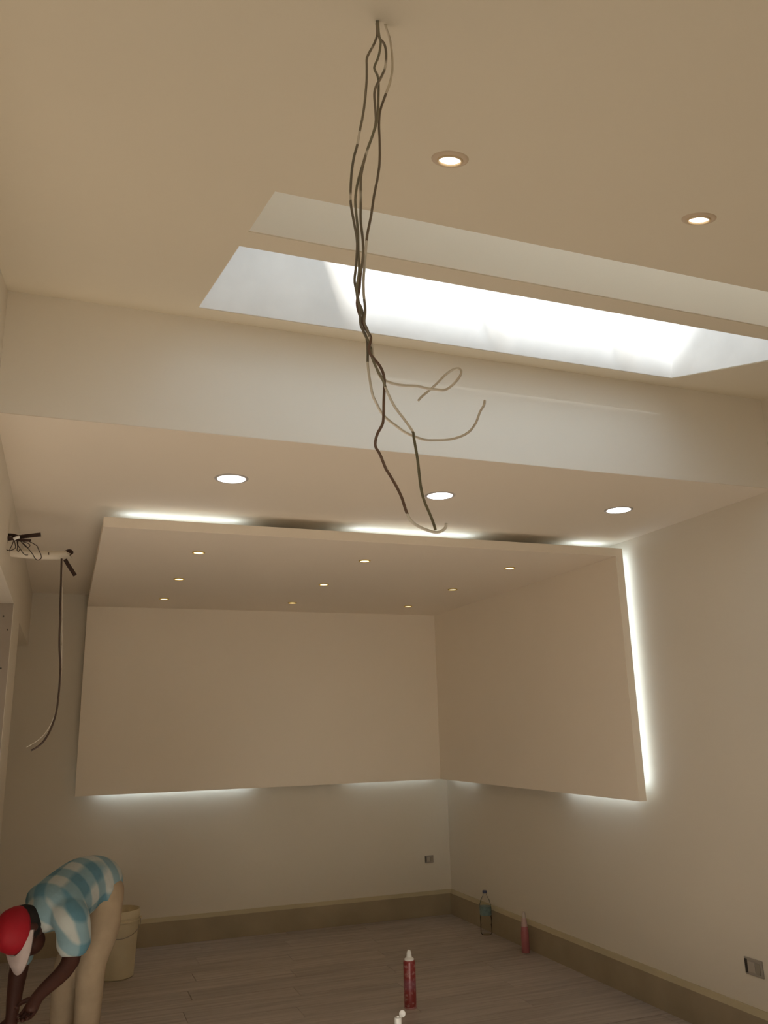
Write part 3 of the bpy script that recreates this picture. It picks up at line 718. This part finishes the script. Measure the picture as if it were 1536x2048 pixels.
# shirt
V = Vector
SH_ = [([((0.235,4.650,0.791),.115,.110),((0.195,4.600,0.808),.128,.125),((0.130,4.540,0.803),.140,.130),((0.060,4.460,0.769),.155,.126),((0.010,4.400,0.747),.165,.115),((-0.025,4.370,0.724),.10,.085)], SIDE),
      ([((0.041,4.400,0.738),.085,.085),(ASN,.080,.078),((0.107,4.280,0.663),.074,.070),((0.110,4.268,0.608),.074,.068)], (1,0,0)),
      ([((-0.018,4.440,0.715),.080,.080),(ASF,.072,.072),((-0.100,4.500,0.578),.058,.058),((-0.110,4.480,0.529),.054,.054)], (1,0,0)),
      ([((0.256,4.500,0.796),.030,.020),((0.239,4.480,0.746),.028,.014)], (1,0,0))]
shirt = blob('shirt', SH_, SHIRT, person, 0.0085, 5)
TR_ = [([((0.196,4.610,0.796),.105,.10),((0.241,4.650,0.772),.108,.102)], SIDE),
      (lim(((0.248,4.600,0.766),.092),(HN,.092),((0.239,4.545,0.607),.082),(KN,.068),((0.199,4.540,0.310),.062),(NN,.058),((0.207,4.555,0.017),.056)), (1,0,0)),
      (lim(((0.224,4.680,0.755),.092),(HF,.090),((0.158,4.660,0.571),.080),(KF,.066),((0.093,4.645,0.296),.060),(NF,.056),((0.090,4.660,0.021),.054)), (1,0,0))]
trousers = blob('trousers', TR_, KHAKI, person, 0.009, 5)
for (fx, fy, fz) in (FN, FF):
    fwd = V((-.75,-.65,0)).normalized()
    blob('shoe', [([((fx,fy,.050),.042,.044),((fx+fwd.x*.07,fy+fwd.y*.07,.044),.045,.038),((fx+fwd.x*.15,fy+fwd.y*.15,.034),.042,.028)], (fwd.y,-fwd.x,0))], SHOE, person, 0.007)
# head: jaw, nose, ears, hair, cap
H = V(HED)
TOPD = V((-0.62,-0.45,0.10)).normalized()     # towards the crown
FACE = V((-0.10,-0.25,-0.95)); FACE = (FACE - TOPD*FACE.dot(TOPD)).normalized()
EARD = TOPD.cross(FACE).normalized()
def hp(t, fdir, e): return H + TOPD*t + FACE*fdir + EARD*e
def ell(name, c, rt_, rf, re, mt, seg=20, rings=12, tmin=-1.0):
    b = MB(); vs = []; fs = []
    for j in range(rings+1):
        th = math.pi*j/rings
        ct = max(tmin, math.cos(th))
        for i in range(seg):
            a = 2*math.pi*i/seg
            vs.append(c + TOPD*(rt_*ct) + FACE*(rf*math.sin(th)*math.cos(a)) + EARD*(re*math.sin(th)*math.sin(a)))
    for j in range(rings):
        for i in range(seg):
            fs.append((j*seg+i, j*seg+(i+1)%seg, (j+1)*seg+(i+1)%seg, (j+1)*seg+i))
    b.add(vs, fs); return b.build(name, mt, person, True)
ell('head', hp(0,0,0), .105, .090, .072, SKIN)
ell('jaw', hp(-.060,.045,0), .062, .058, .056, SKIN)
ell('nose', hp(-.012,.090,0), .026, .022, .015, SKIN)
ell('mouth', hp(-.050,.096,0), .008, .008, .022, mat('lips', (0.10,0.03,0.025), 0.5))
for s in (-1, 1):
    ell('ear', hp(-.008,-.010,s*.072), .030, .020, .010, SKIN)
    ell('eye', hp(.010,.080,s*.030), .009, .010, .014, mat('eye_white', (0.5,0.45,0.42), 0.3))
ell('hair', hp(-.012,-.016,0), .098, .090, .077, HAIR, tmin=-.45)
ell('cap', hp(.016,-.004,0), .104, .098, .085, CAPRED, tmin=-.10)
b = MB(); vs = []; fs = []
N = 12
for j, rr in enumerate((0.0, 0.5, 1.0)):
    for i in range(N+1):
        a = math.pi*(i/N - 0.5)
        vs.append(hp(.012 + .010*rr - .03*rr*rr + .012*math.cos(a)*(1-rr), (.098 + rr*.075)*math.cos(a), .082*math.sin(a)))
top = [q for q in vs]
k = len(vs); vs = vs + [q - TOPD*.006 for q in vs]
for j in range(2):
    for i in range(N):
        q = (j*(N+1)+i, j*(N+1)+i+1, (j+1)*(N+1)+i+1, (j+1)*(N+1)+i)
        fs.append(q); fs.append(tuple(x+k for x in q[::-1]))
for i in range(N):
    q = (2*(N+1)+i, 2*(N+1)+i+1); fs.append((q[0], q[1], q[1]+k, q[0]+k))
b.add(vs, fs); b.build('cap_brim', CAPWHITE, person, True)
